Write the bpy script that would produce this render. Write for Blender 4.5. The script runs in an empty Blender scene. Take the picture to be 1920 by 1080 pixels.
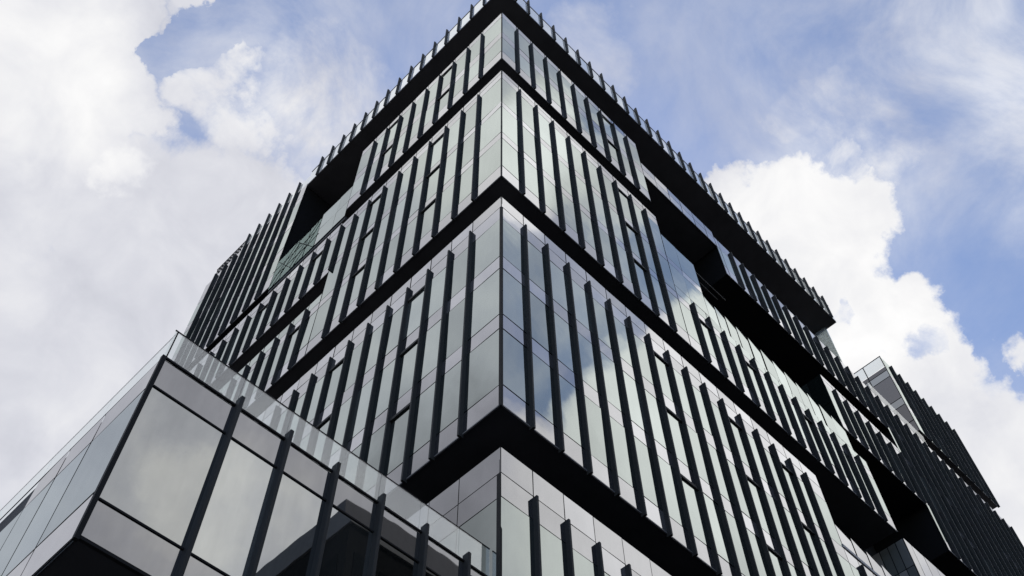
import bpy, bmesh, math, random
from mathutils import Vector, Matrix

random.seed(7)
S = bpy.context.scene
COL = S.collection
ZG = 1.6                      # eye height: everything below was surveyed from the eye, ground is z = 0

# ------------------------------------------------------------------ camera
cam_d = bpy.data.cameras.new('camera')
cam = bpy.data.objects.new('camera', cam_d)
COL.objects.link(cam)
EYE = Vector((-15.35, -15.59, ZG))
RIGHT = Vector((0.7070134769976386, -0.707157014799662, -0.007803830043007917))
UP = Vector((-0.5972858543912754, -0.6030003023284748, 0.5288102150449178))
FWD = Vector((0.37865756494198516, 0.369214831516014, 0.8487042221532821))
m = Matrix((RIGHT, UP, -FWD)).transposed().to_4x4()
m.translation = EYE
cam.matrix_world = m
cam_d.sensor_width = 36.0
cam_d.lens = 35.397
cam_d.clip_start = 0.1
cam_d.clip_end = 6000
S.camera = cam

# ------------------------------------------------------------------ sky, sun, exposure
S.view_settings.view_transform = 'Standard'
S.view_settings.look = 'None'
S.view_settings.exposure = 0.0
S.view_settings.gamma = 1.0
SUN_AZ, SUN_EL = 48.0, 57.0    # azimuth from +y towards +x: the sun stands behind the tower


def direction(az, el):
    a, e = math.radians(az), math.radians(el)
    return Vector((math.sin(a) * math.cos(e), math.cos(a) * math.cos(e), math.sin(e)))


sun_d = bpy.data.lights.new('sun', 'SUN')
sun_d.energy = 3.0
sun_d.angle = math.radians(0.5)
sun_d.color = (1.0, 0.95, 0.88)
sun = bpy.data.objects.new('sun', sun_d)
COL.objects.link(sun)
sun.location = (0, 0, 200)
sun.rotation_euler = (-direction(SUN_AZ, SUN_EL)).to_track_quat('-Z', 'Y').to_euler()

# clouds: azimuth, elevation, inner and outer radius in degrees, amount (density)
CLOUDS = [
    (-11.3, 60.3, 1.5, 7.51, 1),
    (-3.2, 61.1, 1.06, 4.75, 0.95),
    (-6.3, 64.7, 1.05, 2.88, 0.95),
    (-0.8, 51.4, 3.83, 13.26, 1),
    (10.0, 50.2, 6.77, 15.17, 1),
    (9.7, 64.4, 0.14, 4.78, 0.72),
    (17.9, 58.3, 1.16, 7.51, 0.95),
    (-2.9, 66.6, 0.13, 1.6, 0.9),
    (22.7, 62.7, 0.29, 3.52, 0.6),
    (0.8, 65.2, 0.14, 1.9, -0.9),
    (17.7, 70.3, 1.7, 6.81, -0.5),
    (6.8, 69.0, 0.55, 2.76, -0.4),
    (72.3, 59.4, 0.29, 3.49, 0.95),
    (76.0, 58.1, 0.86, 4.3, 1),
    (79.8, 56.7, 0.84, 4.5, 1),
    (76.1, 53.2, 1.69, 5.65, 1),
    (80.5, 50.8, 0.55, 4.1, 0.95),
    (81.7, 48.8, 0.27, 2.81, 0.9),
    (76.7, 46.1, 2.16, 6.49, 1),
    (80.7, 43.9, 1.04, 4.15, 1),
    (80.9, 40.2, 2.25, 7.0, 1.1),
    (86.4, 46.1, 0.13, 1.91, 0.9),
    (81.9, 62.1, 0.08, 1.4, 0.5),
    (81.5, 59.9, 0.17, 1.68, 0.6),
    (86.2, 48.6, 1.04, 3.12, -0.5),
    (87.6, 55.1, 1.07, 4.03, -0.35),
    (68.7, 67.1, 1.74, 6.39, -0.15),
    (77.6, 52.6, 0.06, 0.84, -0.35),
    (81.0, 49.1, 0.11, 1.21, -0.3),
    (82.0, 53.9, 0.11, 1.38, -0.25),
    (131.5, 65.5, 0.5, 6, 0.95),
    (121, 62, 1, 6.5, 0.6),
    (120, 46, 4, 12, 1.1),
    (117, 50, 4, 9, 1),
    (126.5, 54, 0.2, 3.5, 0.6),
    (124, 51, 0.2, 5, 0.65),
    (133, 44, 3, 9, 1),
    (153, 45, 6, 17, 1.1),
    (133, 57, 3, 8, -0.2),
    (-46, 59, 13, 23, 1.3),
    (-18, 46, 9, 21, 1.2),
    (103, 41, 4, 13, 1.1),
    (-80, 43, 8, 24, 1.1),
]
# thin veils of high cloud
VEIL = [
    (58.7, 71.8, 0.58, 3.75, 0.55),
    (87.8, 60.7, 1.64, 11.47, 0.45),
    (98.6, 58.0, 2.54, 11.45, 0.5),
    (74.6, 68.6, 0.57, 7.13, 0.3),
    (22.4, 65.8, 0.29, 4.37, 0.5),
    (31.2, 71.9, 0.58, 4.61, 0.3),
    (18.7, 66.4, 0.29, 5.48, 0.8),
    (6.4, 68.2, 2.21, 10.51, 0.42),
    (87.2, 60.2, 0.55, 4.11, 0.8),
    (93.9, 61.4, 0.53, 3.18, 0.6),
    (82.0, 62.4, 0.28, 2.53, 0.6),
    (134, 70, 2, 7, 1.0),
    (133, 57, 3, 10, 0.55),
    (122, 60, 2, 8, 0.5),
]
# brightness of the cloud seen in that direction
GLOW = [
    (-8.8, 59.7, 2.54, 7.61, 0.15),
    (3.6, 57.9, 0.27, 1.63, 0.12),
    (77.9, 55.3, 4.51, 7.9, 0.16),
    (79.6, 44.6, 3.94, 9.19, 0.1),
    (8.4, 65.4, 0.84, 3.91, 0.12),
    (131.5, 65.5, 1, 5, 0.6),
    (118, 46, 7, 14, 0.3),
    (111, 52, 7, 14, 0.25),
    (133, 44, 3, 8, 0.06),
    (157, 44, 1, 6, 0.14),
    (152, 44, 1, 5, -0.06),
    (161, 49.5, 1, 4, -0.12),
    (159, 43.5, 0.5, 4, 0.1),
    (-43, 70, 3, 10, 0.25),
    (-43, 45, 3, 9, -0.34),
]


def build_world():
    w = bpy.data.worlds.new('World')
    S.world = w
    w.use_nodes = True
    nt = w.node_tree
    nt.nodes.clear()
    N, L = nt.nodes.new, nt.links.new
    out = N('ShaderNodeOutputWorld')
    bg = N('ShaderNodeBackground')
    bg.inputs['Strength'].default_value = 0.1
    L(bg.outputs[0], out.inputs[0])
    sky = N('ShaderNodeTexSky')
    sky.sky_type = 'NISHITA'
    sky.sun_disc = False
    sky.sun_elevation = math.radians(SUN_EL)
    sky.sun_rotation = math.radians(SUN_AZ)
    sky.air_density = 1.0
    sky.dust_density = 0.15
    sky.ozone_density = 1.0
    tc = N('ShaderNodeTexCoord')
    nrm = N('ShaderNodeVectorMath'); nrm.operation = 'NORMALIZE'
    L(tc.outputs['Generated'], nrm.inputs[0])
    D = nrm.outputs[0]

    def noise(scale, detail, rough, src, off=(0, 0, 0), dist=0.0):
        mp = N('ShaderNodeMapping'); mp.inputs['Location'].default_value = off
        L(src, mp.inputs['Vector'])
        n = N('ShaderNodeTexNoise')
        n.inputs['Scale'].default_value = scale
        n.inputs['Detail'].default_value = detail
        n.inputs['Roughness'].default_value = rough
        n.inputs['Distortion'].default_value = dist
        L(mp.outputs[0], n.inputs['Vector'])
        return n

    def math_(op, a, b=None, c=None):
        n = N('ShaderNodeMath'); n.operation = op
        for i, v in enumerate((a, b, c)):
            if v is None:
                continue
            if isinstance(v, (int, float)):
                n.inputs[i].default_value = v
            else:
                L(v, n.inputs[i])
        return n.outputs[0]

    def ramp(v, a, b, lo=0.0, hi=1.0):
        n = N('ShaderNodeMapRange'); n.interpolation_type = 'SMOOTHSTEP'
        L(v, n.inputs['Value'])
        n.inputs['From Min'].default_value = a; n.inputs['From Max'].default_value = b
        n.inputs['To Min'].default_value = lo; n.inputs['To Max'].default_value = hi
        return n.outputs[0]

    # billowing edges: the direction is stirred by noise before the clouds are placed
    warp = noise(8.0, 8.0, 0.62, D)
    sub = N('ShaderNodeVectorMath'); sub.operation = 'SUBTRACT'
    L(warp.outputs['Color'], sub.inputs[0]); sub.inputs[1].default_value = (0.5, 0.5, 0.5)
    sc = N('ShaderNodeVectorMath'); sc.operation = 'SCALE'
    L(sub.outputs[0], sc.inputs[0]); sc.inputs['Scale'].default_value = 0.15
    add = N('ShaderNodeVectorMath'); add.operation = 'ADD'
    L(D, add.inputs[0]); L(sc.outputs[0], add.inputs[1])
    nr2 = N('ShaderNodeVectorMath'); nr2.operation = 'NORMALIZE'
    L(add.outputs[0], nr2.inputs[0])
    WD = nr2.outputs[0]

    def field(rows, base, peak=False):
        acc = base
        for az, el, r0, r1, amt in rows:
            dt = N('ShaderNodeVectorMath'); dt.operation = 'DOT_PRODUCT'
            L(WD, dt.inputs[0]); dt.inputs[1].default_value = direction(az, el)
            v = ramp(dt.outputs['Value'], math.cos(math.radians(r1)), math.cos(math.radians(r0)))
            if peak and amt > 0:
                acc = math_('MAXIMUM', math_('MULTIPLY', v, amt), acc)
            else:
                acc = math_('MULTIPLY_ADD', v, amt, acc)
        return acc

    dens = field(CLOUDS, 0.0, True)
    fine = noise(11.0, 10.0, 0.6, D, (3.1, 1.7, 0.4), 0.25)
    dens = math_('ADD', dens, math_('MULTIPLY', math_('SUBTRACT', fine.outputs['Fac'], 0.5), 1.45))
    mask = ramp(dens, 0.24, 0.74)
    veil = noise(6.0, 8.0, 0.62, D, (8.3, 2.2, 5.0), 0.5)
    thin = field(VEIL, 0.16, True)
    haze = math_('MULTIPLY', ramp(veil.outputs['Fac'], 0.30, 0.70, 0.25, 1.5), thin)
    mask = math_('MAXIMUM', mask, haze)
    # light in the cloud
    bri = field(GLOW, 0.74)
    lump = noise(14.0, 6.0, 0.55, D, (0.4, 7.7, 2.0), 0.3)
    bri = math_('ADD', bri, math_('MULTIPLY', math_('SUBTRACT', lump.outputs['Fac'], 0.5), 0.38))
    bri = math_('MAXIMUM', bri, 0.2)
    warm = N('ShaderNodeMixRGB')
    L(ramp(bri, 0.65, 0.98), warm.inputs['Fac'])
    warm.inputs['Color1'].default_value = (9.5, 9.65, 10.6, 1)
    warm.inputs['Color2'].default_value = (10.2, 10.15, 10.15, 1)
    cm = N('ShaderNodeVectorMath'); cm.operation = 'SCALE'
    L(warm.outputs[0], cm.inputs[0]); L(bri, cm.inputs['Scale'])
    tint = N('ShaderNodeMixRGB'); tint.blend_type = 'MULTIPLY'; tint.inputs['Fac'].default_value = 1.0
    L(sky.outputs[0], tint.inputs['Color1'])
    tint.inputs['Color2'].default_value = (1.33, 1.37, 1.5, 1)
    mix = N('ShaderNodeMixRGB')
    L(mask, mix.inputs['Fac']); L(tint.outputs[0], mix.inputs['Color1']); L(cm.outputs[0], mix.inputs['Color2'])
    L(mix.outputs[0], bg.inputs['Color'])


build_world()


# ------------------------------------------------------------------ materials
def new_mat(name):
    mt = bpy.data.materials.new(name)
    mt.use_nodes = True
    nt = mt.node_tree
    for n in list(nt.nodes):
        nt.nodes.remove(n)
    out = nt.nodes.new('ShaderNodeOutputMaterial')
    return mt, nt, out


def matte(name, col, rough=0.5, spec=0.5, var=0.25, scale=1.5, bump=0.0, stretch=(1, 1, 1), metallic=0.0):
    mt, nt, out = new_mat(name)
    N, L = nt.nodes.new, nt.links.new
    p = N('ShaderNodeBsdfPrincipled')
    L(p.outputs[0], out.inputs[0])
    tc = N('ShaderNodeTexCoord'); mp = N('ShaderNodeMapping'); mp.inputs['Scale'].default_value = stretch
    L(tc.outputs['Object'], mp.inputs['Vector'])
    n = N('ShaderNodeTexNoise'); n.inputs['Scale'].default_value = scale; n.inputs['Detail'].default_value = 6
    L(mp.outputs[0], n.inputs['Vector'])
    mx = N('ShaderNodeMixRGB')
    L(n.outputs['Fac'], mx.inputs['Fac'])
    mx.inputs['Color1'].default_value = (*[c * (1 - var) for c in col], 1)
    mx.inputs['Color2'].default_value = (*[min(1, c * (1 + var)) for c in col], 1)
    L(mx.outputs[0], p.inputs['Base Color'])
    r = N('ShaderNodeMapRange'); L(n.outputs['Fac'], r.inputs['Value'])
    r.inputs['To Min'].default_value = max(0.02, rough - 0.12); r.inputs['To Max'].default_value = min(1, rough + 0.12)
    L(r.outputs[0], p.inputs['Roughness'])
    p.inputs['Specular IOR Level'].default_value = spec
    p.inputs['Metallic'].default_value = metallic
    if bump:
        b = N('ShaderNodeBump'); b.inputs['Strength'].default_value = bump; b.inputs['Distance'].default_value = 0.02
        L(n.outputs['Fac'], b.inputs['Height']); L(b.outputs[0], p.inputs['Normal'])
    return mt


def mirror_glass(name, body, coat, lo, hi, wave=0.004, dirt=0.045, rough=0.035):
    """coated curtain-wall glazing: a dark room behind a half mirror, gently wavy"""
    mt, nt, out = new_mat(name)
    N, L = nt.nodes.new, nt.links.new
    tc = N('ShaderNodeTexCoord')
    geo = N('ShaderNodeNewGeometry')
    n = N('ShaderNodeTexNoise'); n.inputs['Scale'].default_value = 0.55; n.inputs['Detail'].default_value = 2
    L(tc.outputs['Object'], n.inputs['Vector'])
    b = N('ShaderNodeBump'); b.inputs['Strength'].default_value = 1.0; b.inputs['Distance'].default_value = wave
    L(n.outputs['Fac'], b.inputs['Height'])
    dif = N('ShaderNodeBsdfDiffuse')
    vm = N('ShaderNodeMixRGB')
    bl = N('ShaderNodeMapRange'); L(geo.outputs['Random Per Island'], bl.inputs['Value'])
    bl.inputs['From Min'].default_value = 0.7; bl.inputs['From Max'].default_value = 0.95
    L(bl.outputs[0], vm.inputs['Fac'])
    vm.inputs['Color1'].default_value = (*[c * 0.6 for c in body], 1)
    vm.inputs['Color2'].default_value = (*[min(0.6, c * 2.5 + 0.06) for c in body], 1)     # some rooms have their blinds down
    L(vm.outputs[0], dif.inputs['Color'])
    gl = N('ShaderNodeBsdfGlossy'); gl.inputs['Roughness'].default_value = rough
    streak = N('ShaderNodeTexNoise'); streak.inputs['Scale'].default_value = 2.2; streak.inputs['Detail'].default_value = 7
    mp = N('ShaderNodeMapping'); mp.inputs['Scale'].default_value = (1.6, 1.6, 0.28)
    L(tc.outputs['Object'], mp.inputs['Vector']); L(mp.outputs[0], streak.inputs['Vector'])
    cm = N('ShaderNodeMixRGB')
    L(streak.outputs['Fac'], cm.inputs['Fac'])
    cm.inputs['Color1'].default_value = (*[c * (1 - dirt) for c in coat], 1)
    cm.inputs['Color2'].default_value = (*[min(1, c * (1 + dirt)) for c in coat], 1)
    pv = N('ShaderNodeMapRange'); L(geo.outputs['Random Per Island'], pv.inputs['Value'])
    pv.inputs['To Min'].default_value = 0.87; pv.inputs['To Max'].default_value = 1.06
    pm = N('ShaderNodeVectorMath'); pm.operation = 'SCALE'
    L(cm.outputs[0], pm.inputs[0]); L(pv.outputs[0], pm.inputs['Scale'])
    L(pm.outputs[0], gl.inputs['Color'])
    L(b.outputs[0], gl.inputs['Normal'])
    lw = N('ShaderNodeLayerWeight'); lw.inputs['Blend'].default_value = 0.35
    mr = N('ShaderNodeMapRange'); L(lw.outputs['Facing'], mr.inputs['Value'])
    mr.inputs['To Min'].default_value = lo; mr.inputs['To Max'].default_value = hi
    mx = N('ShaderNodeMixShader')
    L(mr.outputs[0], mx.inputs[0]); L(dif.outputs[0], mx.inputs[1]); L(gl.outputs[0], mx.inputs[2])
    L(mx.outputs[0], out.inputs[0])
    return mt


def clear_glass(name, tint, refl, milk=0.0, gcol=(0.95, 0.97, 0.96)):
    mt, nt, out = new_mat(name)
    N, L = nt.nodes.new, nt.links.new
    tr = N('ShaderNodeBsdfTransparent'); tr.inputs['Color'].default_value = (*tint, 1)
    gl = N('ShaderNodeBsdfGlossy'); gl.inputs['Roughness'].default_value = 0.02
    gl.inputs['Color'].default_value = (*gcol, 1)
    lw = N('ShaderNodeLayerWeight'); lw.inputs['Blend'].default_value = 0.3
    mr = N('ShaderNodeMapRange'); L(lw.outputs['Facing'], mr.inputs['Value'])
    mr.inputs['To Min'].default_value = refl * 0.6; mr.inputs['To Max'].default_value = min(1, refl * 1.7)
    mx = N('ShaderNodeMixShader')
    L(mr.outputs[0], mx.inputs[0])
    if milk:
        df = N('ShaderNodeBsdfTranslucent'); df.inputs['Color'].default_value = (0.8, 0.82, 0.82, 1)
        m2 = N('ShaderNodeMixShader'); m2.inputs[0].default_value = milk
        L(tr.outputs[0], m2.inputs[1]); L(df.outputs[0], m2.inputs[2]); L(m2.outputs[0], mx.inputs[1])
    else:
        L(tr.outputs[0], mx.inputs[1])
    L(gl.outputs[0], mx.inputs[2])
    L(mx.outputs[0], out.inputs[0])
    return mt


M_VIS = mirror_glass('vision_glass', (0.02, 0.026, 0.026), (0.772, 0.836, 0.802), 0.42, 0.84)
M_SPA = mirror_glass('spandrel_glass', (0.05, 0.05, 0.055), (0.83, 0.835, 0.85), 0.42, 0.86, wave=0.003)
M_FIN = matte('fin_metal', (0.04, 0.041, 0.041), 0.58, 0.16, 0.45, 1.2, stretch=(1, 1, 0.2))
M_JNT = matte('joint_gasket', (0.014, 0.015, 0.017), 0.6, 0.3)
M_SOF = matte('soffit_panel', (0.055, 0.055, 0.06), 0.7, 0.25, 0.4, 0.7)
M_FRM = matte('frame_metal', (0.016, 0.016, 0.017), 0.6, 0.14)
M_EDGE = matte('edge_trim', (0.16, 0.16, 0.17), 0.45, 0.5)
M_BAL = clear_glass('balustrade_glass', (0.92, 0.945, 0.94), 0.25)
M_CRN = clear_glass('parapet_glass', (0.80, 0.86, 0.85), 0.5, 0.4)
M_GRN = clear_glass('green_glass', (0.5, 0.66, 0.63), 0.30, 0.0, (0.52, 0.67, 0.64))
M_SCR = matte('screen_panel', (0.55, 0.55, 0.56), 0.5, 0.4, 0.1)
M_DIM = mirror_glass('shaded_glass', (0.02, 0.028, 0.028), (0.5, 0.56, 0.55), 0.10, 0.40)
M_VOID = matte('shaded_soffit_panel', (0.012, 0.012, 0.013), 0.8, 0.1, 0.4, 0.7)  # darker copy of the soffit panel: recess shade put into the colour
M_FROST = mirror_glass('frosted_glass', (0.42, 0.46, 0.46), (0.8, 0.84, 0.83), 0.25, 0.6)
M_WALL = matte('back_wall', (0.03, 0.03, 0.032), 0.6, 0.3, 0.4, 0.6)


# ------------------------------------------------------------------ mesh helpers
class MB:
    def __init__(self):
        self.v, self.f, self.mi = [], [], []

    def face(self, pts, mi=0):
        i = len(self.v)
        self.v += [tuple(p) for p in pts]
        self.f.append(tuple(range(i, i + len(pts))))
        self.mi.append(mi)

    def box(self, x0, x1, y0, y1, z0, z1, mi=0):
        i = len(self.v)
        self.v += [(x0, y0, z0), (x1, y0, z0), (x1, y1, z0), (x0, y1, z0), (x0, y0, z1), (x1, y0, z1), (x1, y1, z1), (x0, y1, z1)]
        for q in ((0, 3, 2, 1), (4, 5, 6, 7), (0, 1, 5, 4), (1, 2, 6, 5), (2, 3, 7, 6), (3, 0, 4, 7)):
            self.f.append(tuple(i + k for k in q)); self.mi.append(mi)

    def bar(self, a, b, w, mi=0):
        a, b = Vector(a), Vector(b)
        d = (b - a).normalized()
        s = d.cross(Vector((0, 0, 1)))
        if s.length < 1e-3:
            s = Vector((1, 0, 0))
        s.normalize(); t = d.cross(s)
        i = len(self.v)
        for p in (a, b):
            for p1, p2 in ((-1, -1), (1, -1), (1, 1), (-1, 1)):
                self.v.append(tuple(p + s * (p1 * w / 2) + t * (p2 * w / 2)))
        for q in ((0, 1, 2, 3), (7, 6, 5, 4), (0, 4, 5, 1), (1, 5, 6, 2), (2, 6, 7, 3), (3, 7, 4, 0)):
            self.f.append(tuple(i + k for k in q)); self.mi.append(mi)

    def build(self, name, mats, parent=None, loc=(0, 0, 0), origin=(0, 0, 0)):
        me = bpy.data.meshes.new(name)
        ox, oy, oz = origin
        me.from_pydata([(x - ox, y - oy, z - oz) for x, y, z in self.v], [], self.f)
        for mt in (mats if isinstance(mats, (list, tuple)) else [mats]):
            me.materials.append(mt)
        for p, k in zip(me.polygons, self.mi):
            p.material_index = k
        me.validate(); me.update()
        o = bpy.data.objects.new(name, me)
        COL.objects.link(o)
        o.location = Vector(loc) + Vector(origin)
        if parent:
            o.parent = parent
        return o


def empty(name, label, cat, loc):
    o = bpy.data.objects.new(name, None)
    COL.objects.link(o)
    o.location = loc
    o.empty_display_size = 1.0
    o['label'] = label
    o['category'] = cat
    return o


class Face:
    """a facade plane: u runs along it, d out of it towards the street, z from the eye level up"""
    def __init__(self, side, base=0.0):
        self.side, self.base = side, base

    def p(self, u, d, z):
        if self.side == 'R':
            return (u, self.base - d, z + ZG)
        return (self.base - d, u, z + ZG)

    def box(self, mb, u0, u1, d0, d1, z0, z1, mi=0):
        a, b = self.p(u0, d0, z0), self.p(u1, d1, z1)
        mb.box(min(a[0], b[0]), max(a[0], b[0]), min(a[1], b[1]), max(a[1], b[1]), min(a[2], b[2]), max(a[2], b[2]), mi)

    def panes(self, mb, us, rows, gap=0.022, tilt=0.0055, gz=None):
        """rows: (z0, z1, material index); one tilted quad for each pane"""
        gz = gap if gz is None else gz
        for i in range(len(us) - 1):
            u0, u1 = us[i] + gap, us[i + 1] - gap
            if u1 - u0 < 0.05:
                continue
            for z0, z1, mi in rows:
                a, b = random.gauss(0, tilt), random.gauss(0, tilt)
                uc, zc = (u0 + u1) / 2, (z0 + z1) / 2
                q = [self.p(u, (u - uc) * a + (z - zc) * b * 0.6, z)
                     for u, z in ((u0, z0 + gz), (u1, z0 + gz), (u1, z1 - gz), (u0, z1 - gz))]
                mb.face(q, mi)


RF, LF = Face('R'), Face('L')
MODULE = 1.49


def fin_r(k):                      # the module shrinks a little towards the far wing
    t = min(max((k - 16) / 10.0, 0), 1)
    return MODULE * k - 0.55 * t * t * (3 - 2 * t)


def fin_l(k):
    return 1.97 + MODULE * k


GR = [fin_r(k) for k in range(1, 47)]
GL = [fin_l(k) for k in range(0, 26)]


def cuts(face, u0, u1, first=None):
    g = GR if face.side == 'R' else GL
    return [u0] + [u for u in g if u0 + 0.25 < u < u1 - 0.25] + [u1]


def rows_of(zs, spandrels):
    return [(zs[i], zs[i + 1], 1 if i in spandrels else 0) for i in range(len(zs) - 1)]


# ------------------------------------------------------------------ the setting
gm = matte('paving', (0.13, 0.125, 0.12), 0.8, 0.3, 0.3, 0.8, 0.3)
am = matte('asphalt', (0.05, 0.05, 0.052), 0.85, 0.3, 0.25, 3.0, 0.4)
mb = MB(); mb.box(-1500, 1500, -1500, 1500, -0.5, 0.0)
g = mb.build('ground', gm); g['kind'] = 'structure'
mb = MB(); mb.face([(-400, -21.0, 0.004), (400, -21.0, 0.004), (400, -10.5, 0.004), (-400, -10.5, 0.004)])
g = mb.build('road', am); g['kind'] = 'structure'
mb = MB(); mb.box(-400, 400, -10.5, -8.0, 0.0, 0.13)
g = mb.build('pavement', gm); g['kind'] = 'structure'

# ------------------------------------------------------------------ the tower
tower = empty('office_tower', 'dark glass office tower of stacked boxes with vertical black fins and overhanging roof crown', 'office tower', (0, 0, 0))
FINS = []                          # every fin of the tower: (parent, face, u, z0, z1)
DARK = [M_SOF]


def body(name, parent, x0, x1, y0, y1, z0, z1, mat=None):
    b = MB(); b.box(x0, x1, y0, y1, z0 + ZG, z1 + ZG)
    return b.build(name, mat or M_SOF, parent)


def glazing(parent, face, u0, u1, zs, spandrels, name='window_wall', gap=0.03, us=None, mats=None, edge=True):
    b = MB()
    us = us or cuts(face, u0, u1)
    face.panes(b, us, rows_of(zs, spandrels), gap)
    face.box(b, u0, u1, -0.069, -0.045, zs[0], zs[-1], 2)          # the gasket plane behind the joints
    if edge:
        face.box(b, u0, u1, -0.044, 0.012, zs[0] - 0.05, zs[0] + 0.012, 3)
    return b.build(name, mats or [M_VIS, M_SPA, M_JNT, M_EDGE], parent)


def add_fins(parent, face, u0, u1, z0, z1):
    g = GR if face.side == 'R' else GL
    for u in g:
        if u0 < u < u1:
            FINS.append((parent, face, u, z0, z1))


def vents(parent, face, us, zs):
    g = GR if face.side == 'R' else GL
    for uc in us:
        k = min(range(len(g) - 1), key=lambda i: abs((g[i] + g[i + 1]) / 2 - uc))
        for z in zs:
            b = MB()
            face.box(b, g[k] + 0.052, g[k + 1] - 0.052, 0.012, 0.075, z - 0.075, z + 0.075)
            b.build('window_hood', M_FIN, parent)


def corner(parent, z0, z1, w=0.06, x=0.0, y=0.0):
    b = MB(); b.box(x - 0.015, x + w, y - 0.015, y + w, z0 + ZG, z1 + ZG)
    b.build('corner_mullion', M_FRM, parent)


# zones in height
T0Z = [-1.55, 3.0, 7.6, 8.6, 12.2, 13.3, 16.9, 18.0, 22.98, 24.06, 25.28]
T1Z = [27.54, 28.69, 32.27, 33.28, 36.82, 37.84, 41.28, 42.43, 43.46]
T2Z = [45.82, 47.01, 50.55, 51.35, 55.06, 55.80, 59.74, 60.58, 61.10]
T3Z = [63.40, 64.82, 67.69, 68.84, 72.34, 73.28]

# core that carries the boxes and closes the slots between them
body('core', tower, 5.0, 66.0, 5.0, 38.0, -1.6, 79.6, M_WALL)

# --- ground storeys
b0 = body('base_storeys', tower, 0.07, 68.0, 0.07, 39.3, -1.6, 25.27)
glazing(b0, RF, 0.0, 60.0, T0Z, {2, 4, 6, 8, 9}, gap=0.02)
glazing(b0, LF, 0.0, 39.4, T0Z, {2, 4, 6, 8, 9}, gap=0.02)
add_fins(b0, RF, 1.0, 46.0, 2.5, 23.95)
mbc = MB(); mbc.box(-0.018, 0.045, 0.0, 0.16, 0.05 + ZG, 24.04 + ZG)
mbc.build('corner_mullion', M_FRM, b0)

# --- first glass box
b1 = body('glass_box', tower, 0.07, 25.45, 0.07, 39.3, 27.55, 43.45)
b1['label'] = 'lowest of the stacked glass boxes, three storeys tall'
glazing(b1, RF, 0.0, 25.5, T1Z, {0, 2, 4, 6, 7})
glazing(b1, LF, 0.0, 39.4, T1Z, {0, 2, 4, 6, 7})
add_fins(b1, RF, 1.0, 25.3, 27.34, 42.30)
add_fins(b1, LF, 1.0, 38.6, 27.34, 42.30)
vents(b1, RF, [11.1, 17.1, 21.6], [41.12, 36.66, 32.10])
vents(b1, LF, [5.7, 11.65], [41.12, 36.66, 32.10])
corner(b1, 27.5, 42.43, 0.10)
# its lower wing with a roof terrace
b1w = body('terrace_wing', tower, 25.46, 35.8, 0.08, 39.2, 27.56, 37.85)
glazing(b1w, RF, 25.5, 35.8, [27.54, 28.69, 32.27, 33.28, 36.82, 37.9], {0, 2, 4})
add_fins(b1w, RF, 25.8, 35.5, 27.34, 37.4)
rb = MB()
us = [25.55 + 1.49 * i for i in range(7)]
for i in range(6):
    rb.face([RF.p(us[i] + 0.01, 0.0, 38.17), RF.p(us[i + 1] - 0.01, -0.03, 38.17), RF.p(us[i + 1] - 0.01, -0.03, 39.3), RF.p(us[i] + 0.01, 0.0, 39.62)])
rb.build('terrace_balustrade', [M_SPA], b1w)
rb = MB(); RF.box(rb, 25.5, 35.6, -0.3, 0.05, 37.93, 38.15); rb.build('coping', M_SCR, b1w)
b1f = body('glass_box', tower, 35.88, 68.0, 0.08, 39.1, 27.57, 45.6)
glazing(b1f, RF, 35.8, 68.2, [27.54, 28.69, 32.27, 33.28, 36.82, 37.84, 41.28, 42.43, 45.62], {0, 2, 4, 6, 7})
add_fins(b1f, RF, 38.5, 60, 27.34, 42.30)
wl = Face('L', 35.8)
glazing(b1f, wl, 0.02, 5.0, [36.9, 39.2, 42.4, 43.4, 45.62], {2}, us=[0.02, 0.62, 1.2, 1.8, 2.4, 3.0, 3.7, 4.4, 5.0], edge=False, name='return_wall', mats=[M_FROST, M_FROST, M_JNT, M_EDGE])

# --- second glass box: the full-height corner, and the low wings either side of the slot
b2 = body('glass_box', tower, 0.07, 14.8, 0.07, 15.6, 45.83, 61.09)
b2['label'] = 'second of the stacked glass boxes, three storeys at the corner'
glazing(b2, RF, 0.0, 14.85, T2Z, {0, 2, 4, 6, 7})
glazing(b2, LF, 0.0, 15.6, T2Z, {0, 2, 4, 6, 7})
add_fins(b2, RF, 1.0, 14.3, 45.62, 60.15)
add_fins(b2, LF, 1.0, 14.5, 45.62, 60.15)
vents(b2, RF, [11.1], [59.55, 54.9, 50.4])
vents(b2, LF, [5.7, 11.65], [59.55, 54.9, 50.4])
corner(b2, 45.78, 61.0, 0.05)
LOWZ = [45.82, 47.01, 50.55, 51.35, 52.35]
w2r = body('low_wing', tower, 14.81, 35.25, 0.08, 38.9, 45.84, 52.30)
glazing(w2r, RF, 14.87, 35.3, LOWZ, {0, 2})
add_fins(w2r, RF, 15.0, 35.1, 45.62, 51.75)
vents(w2r, RF, [17.1, 21.6, 27.5], [50.42])
pw = MB()
RF.panes(pw, [14.88, 16.39, 18.3], [(52.37, 55.06, 0), (55.08, 55.8, 1), (55.82, 58.75, 0)], 0.015)
us = [18.31, 19.42, 20.5, 21.65, 22.95, 24.3, 25.6, 26.9, 28.2, 29.5, 30.9, 32.3, 33.8]
for i in range(len(us) - 1):
    k = random.uniform(-0.05, 0.03)
    pw.face([RF.p(us[i] + 0.012, 0.0, 52.37), RF.p(us[i + 1] - 0.012, k, 52.37), RF.p(us[i + 1] - 0.012, k + 0.01, 54.3), RF.p(us[i] + 0.012, 0.01, 54.78)])
pw.build('terrace_balustrade', [M_VIS, M_SPA], w2r)
w2l = body('low_wing', tower, 0.08, 38, 15.61, 39.25, 45.84, 52.31)
glazing(w2l, LF, 15.62, 39.4, LOWZ, {0, 2})
add_fins(w2l, LF, 16.0, 38.6, 45.62, 51.75)
vents(w2l, LF, [17.6], [50.42])
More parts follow.
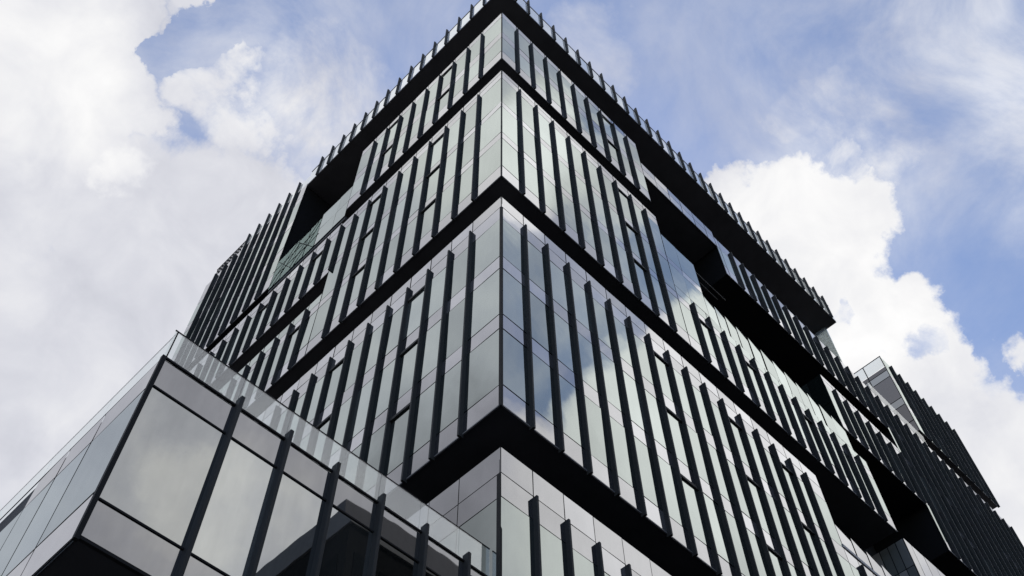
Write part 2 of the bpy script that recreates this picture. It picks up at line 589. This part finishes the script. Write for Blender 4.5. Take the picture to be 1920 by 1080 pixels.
u2l = body('glass_box', tower, 0.08, 38, 15.62, 39.26, 54.86, 61.45)
glazing(u2l, LF, 15.62, 39.4, [54.85, 55.8, 59.74, 60.58, 61.46], {0, 2, 3})
add_fins(u2l, LF, 15.0, 38.6, 54.65, 60.6)
vents(u2l, LF, [17.6, 23.5], [59.5])
u2r = body('glass_box', tower, 33.98, 44.42, 0.08, 38.8, 54.91, 61.08, M_VOID)
glazing(u2r, RF, 33.9, 44.45, [54.9, 55.8, 59.74, 60.58, 61.10], {0, 2, 3})
add_fins(u2r, RF, 35.0, 44.3, 54.7, 60.3)
wl = Face('L', 33.9)
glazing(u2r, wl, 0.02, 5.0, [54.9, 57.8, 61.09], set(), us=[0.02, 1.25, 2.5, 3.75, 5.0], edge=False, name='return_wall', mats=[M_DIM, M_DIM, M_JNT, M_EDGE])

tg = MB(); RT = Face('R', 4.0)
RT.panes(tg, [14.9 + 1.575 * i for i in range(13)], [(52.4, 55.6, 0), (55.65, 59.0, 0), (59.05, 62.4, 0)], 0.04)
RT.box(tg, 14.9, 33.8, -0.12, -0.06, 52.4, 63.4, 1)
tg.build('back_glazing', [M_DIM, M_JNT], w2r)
tg = MB()
for y, z, x1 in ((0.75, 60.6, 23.3), (1.3, 61.3, 23.3), (2.2, 62.3, 33.8)):
    tg.box(14.9, x1, y, y + 0.07, z + ZG, z + 0.09 + ZG)
tg.build('soffit_beam', matte('beam_bronze', (0.07, 0.06, 0.052), 0.6, 0.2), w2r)

# --- third glass box
b3 = body('glass_box', tower, 0.07, 14.75, 0.07, 15.55, 63.41, 73.27)
b3['label'] = 'topmost glass box at the corner, two storeys under the roof crown'
glazing(b3, RF, 0.0, 14.8, T3Z, {0, 2, 4})
glazing(b3, LF, 0.0, 15.6, T3Z, {0, 2, 4})
add_fins(b3, RF, 1.0, 14.4, 63.2, 72.35)
add_fins(b3, LF, 1.0, 15.0, 63.2, 72.35)
vents(b3, RF, [11.1], [72.2, 67.5])
vents(b3, LF, [5.7, 11.65], [72.2, 67.5])
corner(b3, 63.36, 73.2, 0.05)
# bridge strip over the open terrace
st = body('bridge_strip', tower, 14.82, 23.4, 0.08, 4.9, 67.72, 69.85)
glazing(st, RF, 14.82, 23.4, [67.69, 68.84, 69.9], {0, 1})
# right wing of the third box and the deep end block
w3 = body('glass_box', tower, 23.48, 44.5, 0.08, 38.6, 63.65, 69.15, M_VOID)
glazing(w3, RF, 23.4, 44.5, [63.62, 64.82, 67.69, 69.2], {0, 2})
add_fins(w3, RF, 24.6, 44.2, 63.4, 68.85)
eb = body('end_block', tower, 44.58, 68.2, 0.08, 38.5, 50.42, 69.16, M_VOID)
glazing(eb, RF, 44.52, 68.3, [50.4, 51.35, 55.06, 55.8, 59.74, 60.58, 64.0, 64.82, 67.69, 69.2], {0, 2, 4, 6, 8})
add_fins(eb, RF, 45.2, 68.2, 50.2, 68.85)
rbx = body('roof_block', tower, 54.42, 68.1, 0.08, 12.0, 71.72, 81.6)
glazing(rbx, RF, 54.3, 68.2, [71.7, 74.5, 75.5, 79.3, 80.3, 83.2], {1, 3})
add_fins(rbx, RF, 54.9, 68.15, 71.5, 83.15)
wl = Face('L', 54.3)
glazing(rbx, wl, 0.02, 12.0, [71.7, 73.2, 75.6, 76.6, 80.0, 81.0, 81.6], {0, 1, 3, 5}, us=[0.02, 2.1, 4.2, 6.3, 8.4, 10.5, 12.0], edge=False, name='return_wall', gap=0.05,
        mats=[mirror_glass('grey_glass', (0.03, 0.035, 0.037), (0.72, 0.76, 0.78), 0.32, 0.72), mirror_glass('grey_spandrel', (0.08, 0.08, 0.085), (0.6, 0.6, 0.62), 0.15, 0.5), M_JNT, M_EDGE])
rl = MB(); wl.panes(rl, [0.02, 2.1, 4.2, 6.3, 8.4], [(81.62, 83.25, 0)], 0.02)
rl.build('roof_balustrade', M_CRN, rbx)
rl = MB()
for y in (0.05, 2.1, 4.2, 6.3):
    wl.box(rl, y - 0.04, y + 0.04, -0.05, 0.03, 81.6, 83.3)
wl.box(rl, 0.0, 8.4, -0.04, 0.03, 83.27, 83.33)
rl.build('handrail', M_FRM, rbx)
# roof terrace of the wings
tb = MB()
RF.panes(tb, [45.2 + 1.48 * i for i in range(7)], [(69.25, 70.6, 0)], 0.01)
tb.build('terrace_balustrade', M_BAL, w3)
es = MB(); es.box(44.6, 44.75, 1.05, 5.0, 69.2 + ZG, 79.68 + ZG); es.build('end_screen', M_CRN, tower)

# --- roof crown: a slab over everything, glass parapet and fins
cr = MB(); cr.box(0.0, 45.0, 0.0, 24.3, 79.72 + ZG, 80.0 + ZG)
cr.box(0.3, 44.7, 0.3, 24.3, 80.0 + ZG, 80.3 + ZG)
crown = cr.build('roof_crown', M_SOF, tower)
pg = MB()
RF.panes(pg, cuts(RF, 0.02, 45.0), [(80.02, 82.55, 0)], 0.02)
LF.panes(pg, cuts(LF, 0.02, 24.3), [(80.02, 82.55, 0)], 0.02)
pg.build('parapet_glass', M_CRN, crown)
rl = MB(); RF.box(rl, 0.0, 45.0, -0.05, 0.03, 82.58, 82.66); LF.box(rl, 0.06, 24.3, -0.05, 0.03, 82.58, 82.66)
rl.build('parapet_rail', M_EDGE, crown)
add_fins(crown, RF, 1.0, 44.9, 79.6, 83.35)
add_fins(crown, LF, 1.0, 24.1, 79.6, 83.35)

# --- left end block, hanging down from the crown
lb = body('end_block', tower, 0.08, 12.0, 24.38, 39.3, 63.02, 80.3, M_VOID)
lb['label'] = 'tall finned block hanging at the left end of the crown'
glazing(lb, LF, 24.3, 39.4, [63.0, 64.82, 67.69, 68.84, 72.34, 73.5, 77.0, 78.0, 80.4], {0, 2, 4, 6, 7})
add_fins(lb, LF, 25.5, 33.8, 62.8, 82.4)
add_fins(lb, LF, 33.9, 38.7, 62.8, 80.45)
pr = MB(); LF.panes(pr, cuts(LF, 24.3, 34.0), [(80.43, 81.9, 0)], 0.02); pr.build('parapet_glass', M_CRN, lb)
rr = MB()
y = 34.2
while y < 38.3:
    rr.bar((0.05, y, 80.45 + ZG), (0.05, y + 0.42, 82.3 + ZG), 0.05)
    rr.bar((0.05, y + 0.42, 80.45 + ZG), (0.05, y, 82.3 + ZG), 0.05)
    y += 0.42
rr.bar((0.05, 34.0, 82.3 + ZG), (0.05, 38.5, 82.3 + ZG), 0.06)
rr.bar((0.05, 34.0, 81.4 + ZG), (0.05, 38.5, 81.4 + ZG), 0.04)
rr.build('roof_railing', M_FRM, lb)
# winter garden between the third box and that block
wg = body('garden_floor', tower, 0.08, 6.0, 15.62, 24.3, 62.1, 62.5)
gp = MB()
LF.panes(gp, [15.62, 17.0, 19.0], [(62.5, 64.8, 0), (64.82, 67.2, 0)], 0.015, 0.008)
gp.build('window_wall', [M_VIS], wg)
gp = MB()
us = [19.03, 20.35, 21.7, 23.0, 24.28]
for i in range(4):
    LF.panes(gp, [us[i], us[i + 1]], [(62.5, 66.7 - 0.15 * (i % 2), 0)], 0.012, 0.01)
gp.build('green_glazing', M_GRN, wg)
br = MB()
for a, b in ((19.2, 21.7), (21.7, 24.1)):
    br.bar((-0.03, a, 62.6 + ZG), (-0.03, b, 66.3 + ZG), 0.035)
    br.bar((-0.085, b, 62.6 + ZG), (-0.085, a, 66.3 + ZG), 0.035)
br.bar((-0.14, 19.1, 64.6 + ZG), (-0.14, 24.2, 64.6 + ZG), 0.035)
br.build('cross_brace', M_FRM, wg)
bw = MB(); bw.box(1.6, 1.7, 19.0, 24.3, 62.5 + ZG, 66.4 + ZG)
bw.build('back_wall', matte('garden_wall', (0.07, 0.09, 0.085), 0.7, 0.3), wg)


# --- fins: the hundred that show largest are parts of their own, the rest is one mesh
def pix(p):
    v = Vector(p) - EYE
    z = v.dot(FWD)
    if z < 0.1:
        return None
    f = 1024 * 35.397 / 36
    return 512 + f * v.dot(RIGHT) / z, 288 - f * v.dot(UP) / z


def size(fin):
    parent, face, u, z0, z1 = fin
    n, tot, last = 24, 0.0, None
    for i in range(n + 1):
        q = pix(face.p(u, 0.2, z0 + (z1 - z0) * i / n))
        if q and 0 <= q[0] <= 1024 and 0 <= q[1] <= 576:
            if last:
                tot += math.hypot(q[0] - last[0], q[1] - last[1])
            last = q
        else:
            last = None
    dist = (Vector(face.p(u, 0.2, (z0 + z1) / 2)) - EYE).length
    return tot / dist


def fin_mesh(mb, face, u, z0, z1, dep=0.195, th=0.10):
    c = 0.012
    pts = [(u - th / 2, -0.04), (u - th / 2, dep - c), (u - th / 2 + c, dep), (u + th / 2 - c, dep), (u + th / 2, dep - c), (u + th / 2, -0.04)]
    lo = [face.p(a, d, z0) for a, d in pts]; hi = [face.p(a, d, z1) for a, d in pts]
    n = len(pts)
    for i in range(n):
        j = (i + 1) % n
        mb.face([lo[i], lo[j], hi[j], hi[i]])
    mb.face(lo[::-1]); mb.face(hi)


FINS.sort(key=size, reverse=True)
cache = {}
for parent, face, u, z0, z1 in FINS[:100]:
    key = (face.side, z0, z1)
    if key not in cache:
        mbf = MB(); fin_mesh(mbf, face, 0.0, z0, z1)
        o = mbf.build('fin', M_FIN, parent)
        cache[key] = o
    else:
        o = cache[key].copy(); COL.objects.link(o); o.parent = parent
    o.location = (u, 0, 0) if face.side == 'R' else (0, u, 0)
rest = MB()
for parent, face, u, z0, z1 in FINS[100:]:
    fin_mesh(rest, face, u, z0, z1)
r = rest.build('fin', M_FIN, tower)
r['kind'] = 'stuff'

# ------------------------------------------------------------------ the podium
PX, PY = -11.12, 0.30
podium = empty('glass_podium', 'low grey glass podium with clear balustrade jutting out left of the tower', 'podium', (PX / 2, 8.0, 0))
off = (-PX / 2, -8.0, 0)


def pbuild(mb, name, mats, parent=None):
    return mb.build(name, mats, parent or podium, off if parent is None else (0, 0, 0))


PF, PL = Face('R', PY), Face('L', PX)
M_PGL = mirror_glass('podium_glass', (0.03, 0.032, 0.03), (0.84, 0.86, 0.835), 0.46, 0.84, wave=0.002, dirt=0.09, rough=0.012)
M_PSP = mirror_glass('podium_spandrel', (0.09, 0.09, 0.09), (0.80, 0.80, 0.80), 0.32, 0.76, wave=0.003, dirt=0.12, rough=0.015)
mb = MB(); mb.box(PX + 0.07, -0.02, PY + 0.07, 26.0, 13.92 + ZG, 19.74 + ZG)
pb = pbuild(mb, 'body', M_SOF)
mb = MB(); mb.box(PX + 3.5, -0.1, PY + 3.5, 25.0, 0.0, 13.9 + ZG)
pbuild(mb, 'recessed_wall', M_WALL)
M_PSD = mirror_glass('podium_side_glass', (0.03, 0.036, 0.038), (0.66, 0.72, 0.745), 0.40, 0.86, wave=0.002)
PFINS = [-8.93, -7.38, -5.82, -4.25, -2.68, -1.10]
mb = MB()
PF.panes(mb, [PX + 0.05] + PFINS + [-0.03], [(13.97, 14.99, 1), (14.99, 18.70, 0), (18.70, 19.74, 1)], 0.03, 0.0022, 0.035)
PF.box(mb, PX + 0.02, -0.03, -0.068, -0.045, 13.9, 19.74, 2)
pbuild(mb, 'window_wall', [M_PGL, M_PSP, M_JNT])
mb = MB()
PL.panes(mb, [PY + 0.1, 2.75, 4.35, 5.85, 7.35, 8.85, 10.35, 11.85, 13.35, 14.85, 16.35, 17.85, 19.35, 26.0],
         [(13.97, 15.25, 1), (15.25, 18.70, 0)], 0.03, 0.0022)
PL.panes(mb, [PY + 0.1, 2.75, 4.35, 5.85], [(18.70, 19.74, 1)], 0.014)
PL.box(mb, PY + 0.1, 26.0, -0.068, -0.045, 13.9, 18.72, 2)
pbuild(mb, 'window_wall', [M_PSD, M_SPA, M_JNT])
mb = MB()                                            # frames: horizontal transoms, bottom and top edge, corner post
for z, h, d in ((14.99, 0.024, 0.03), (18.70, 0.024, 0.03), (19.765, 0.03, 0.045), (13.92, 0.035, 0.045)):
    PF.box(mb, PX + 0.085, -0.03, -0.02, d, z - h, z + h)
for z, h, d in ((13.92, 0.05, 0.05), (19.76, 0.045, 0.05)):
    PL.box(mb, PY + 0.085, 26.0, -0.02, 0.003, z - 0.012, z + 0.012)
mb.box(PX - 0.03, PX + 0.08, PY - 0.03, PY + 0.08, 13.86 + ZG, 19.82 + ZG)
pbuild(mb, 'frame', M_FRM)
for u in PFINS:
    mb = MB(); fin_mesh(mb, PF, u, 13.6, 20.0, 0.21, 0.11)
    pbuild(mb, 'fin', M_FIN)
mb = MB()
us = [PX + 0.02, -8.93, -7.38, -5.84, -4.25, -2.77, -1.28, -0.06]
for i in range(len(us) - 1):
    PF.box(mb, us[i] + 0.008, us[i + 1] - 0.008, -0.10, -0.085, 19.83, 21.0)
bal = pbuild(mb, 'balustrade', M_BAL)
mb = MB()
ys = [PY + 0.1 + 2.9 * i for i in range(9)]
for i in range(len(ys) - 1):
    PL.box(mb, ys[i] + 0.008, ys[i + 1] - 0.008, -0.10, -0.085, 19.83, 21.0)
pbuild(mb, 'balustrade', clear_glass('side_balustrade_glass', (0.93, 0.95, 0.95), 0.12))
mb = MB()
PF.box(mb, PX + 0.02, -0.06, -0.108, -0.078, 21.0, 21.03)
PL.box(mb, PY + 0.12, 23.5, -0.099, -0.087, 21.002, 21.012)
mb.box(PX + 0.085, PX + 0.115, PY + 0.085, PY + 0.115, 19.8 + ZG, 21.0 + ZG)
mb.build('top_rail', M_FRM, bal)

# ------------------------------------------------------------------ the block across the street (seen mirrored in the podium)
opp = empty('office_block', 'dark office block with grey parapet across the street, mirrored in the podium glass', 'office block', (30.0, -40.0, 0))
oo = (-30.0, 40.0, 0)
ox0, ox1, oy0, oy1, oz = 10.65, 70.0, -62.0, -24.2, 49.1
mb = MB(); mb.box(ox0, ox1, oy0, oy1, 0, oz - 2.1 + ZG)
ob = mb.build('walls', matte('dark_cladding', (0.012, 0.012, 0.013), 0.9, 0.0), opp, oo)
mb = MB(); mb.box(ox0 - 0.15, ox1 + 0.15, oy0 - 0.15, oy1 + 0.15, oz - 2.1 + ZG, oz + ZG)
mb.build('parapet', matte('grey_coping', (0.14, 0.14, 0.15), 0.8, 0.1), opp, oo)
M_OWN = matte('dark_window', (0.006, 0.007, 0.008), 0.9, 0.0)
for fl in range(11):
    z0 = 3.0 + fl * 4.1
    mb = MB()
    x = ox0 + 0.6
    while x < ox1 - 2.2:
        mb.box(x, x + 1.9, oy1 + 0.003, oy1 + 0.05, z0, z0 + 2.5); x += 2.3
    y = oy0 + 0.6
    while y < oy1 - 2.2:
        mb.box(ox0 - 0.05, ox0 - 0.003, y, y + 1.9, z0, z0 + 2.5); y += 2.3
    mb.build('window_band', M_OWN, opp, oo)

# ------------------------------------------------------------------ render settings
S.cycles.max_bounces = 8
S.cycles.transparent_max_bounces = 12
S.cycles.glossy_bounces = 5
S.cycles.use_denoising = True
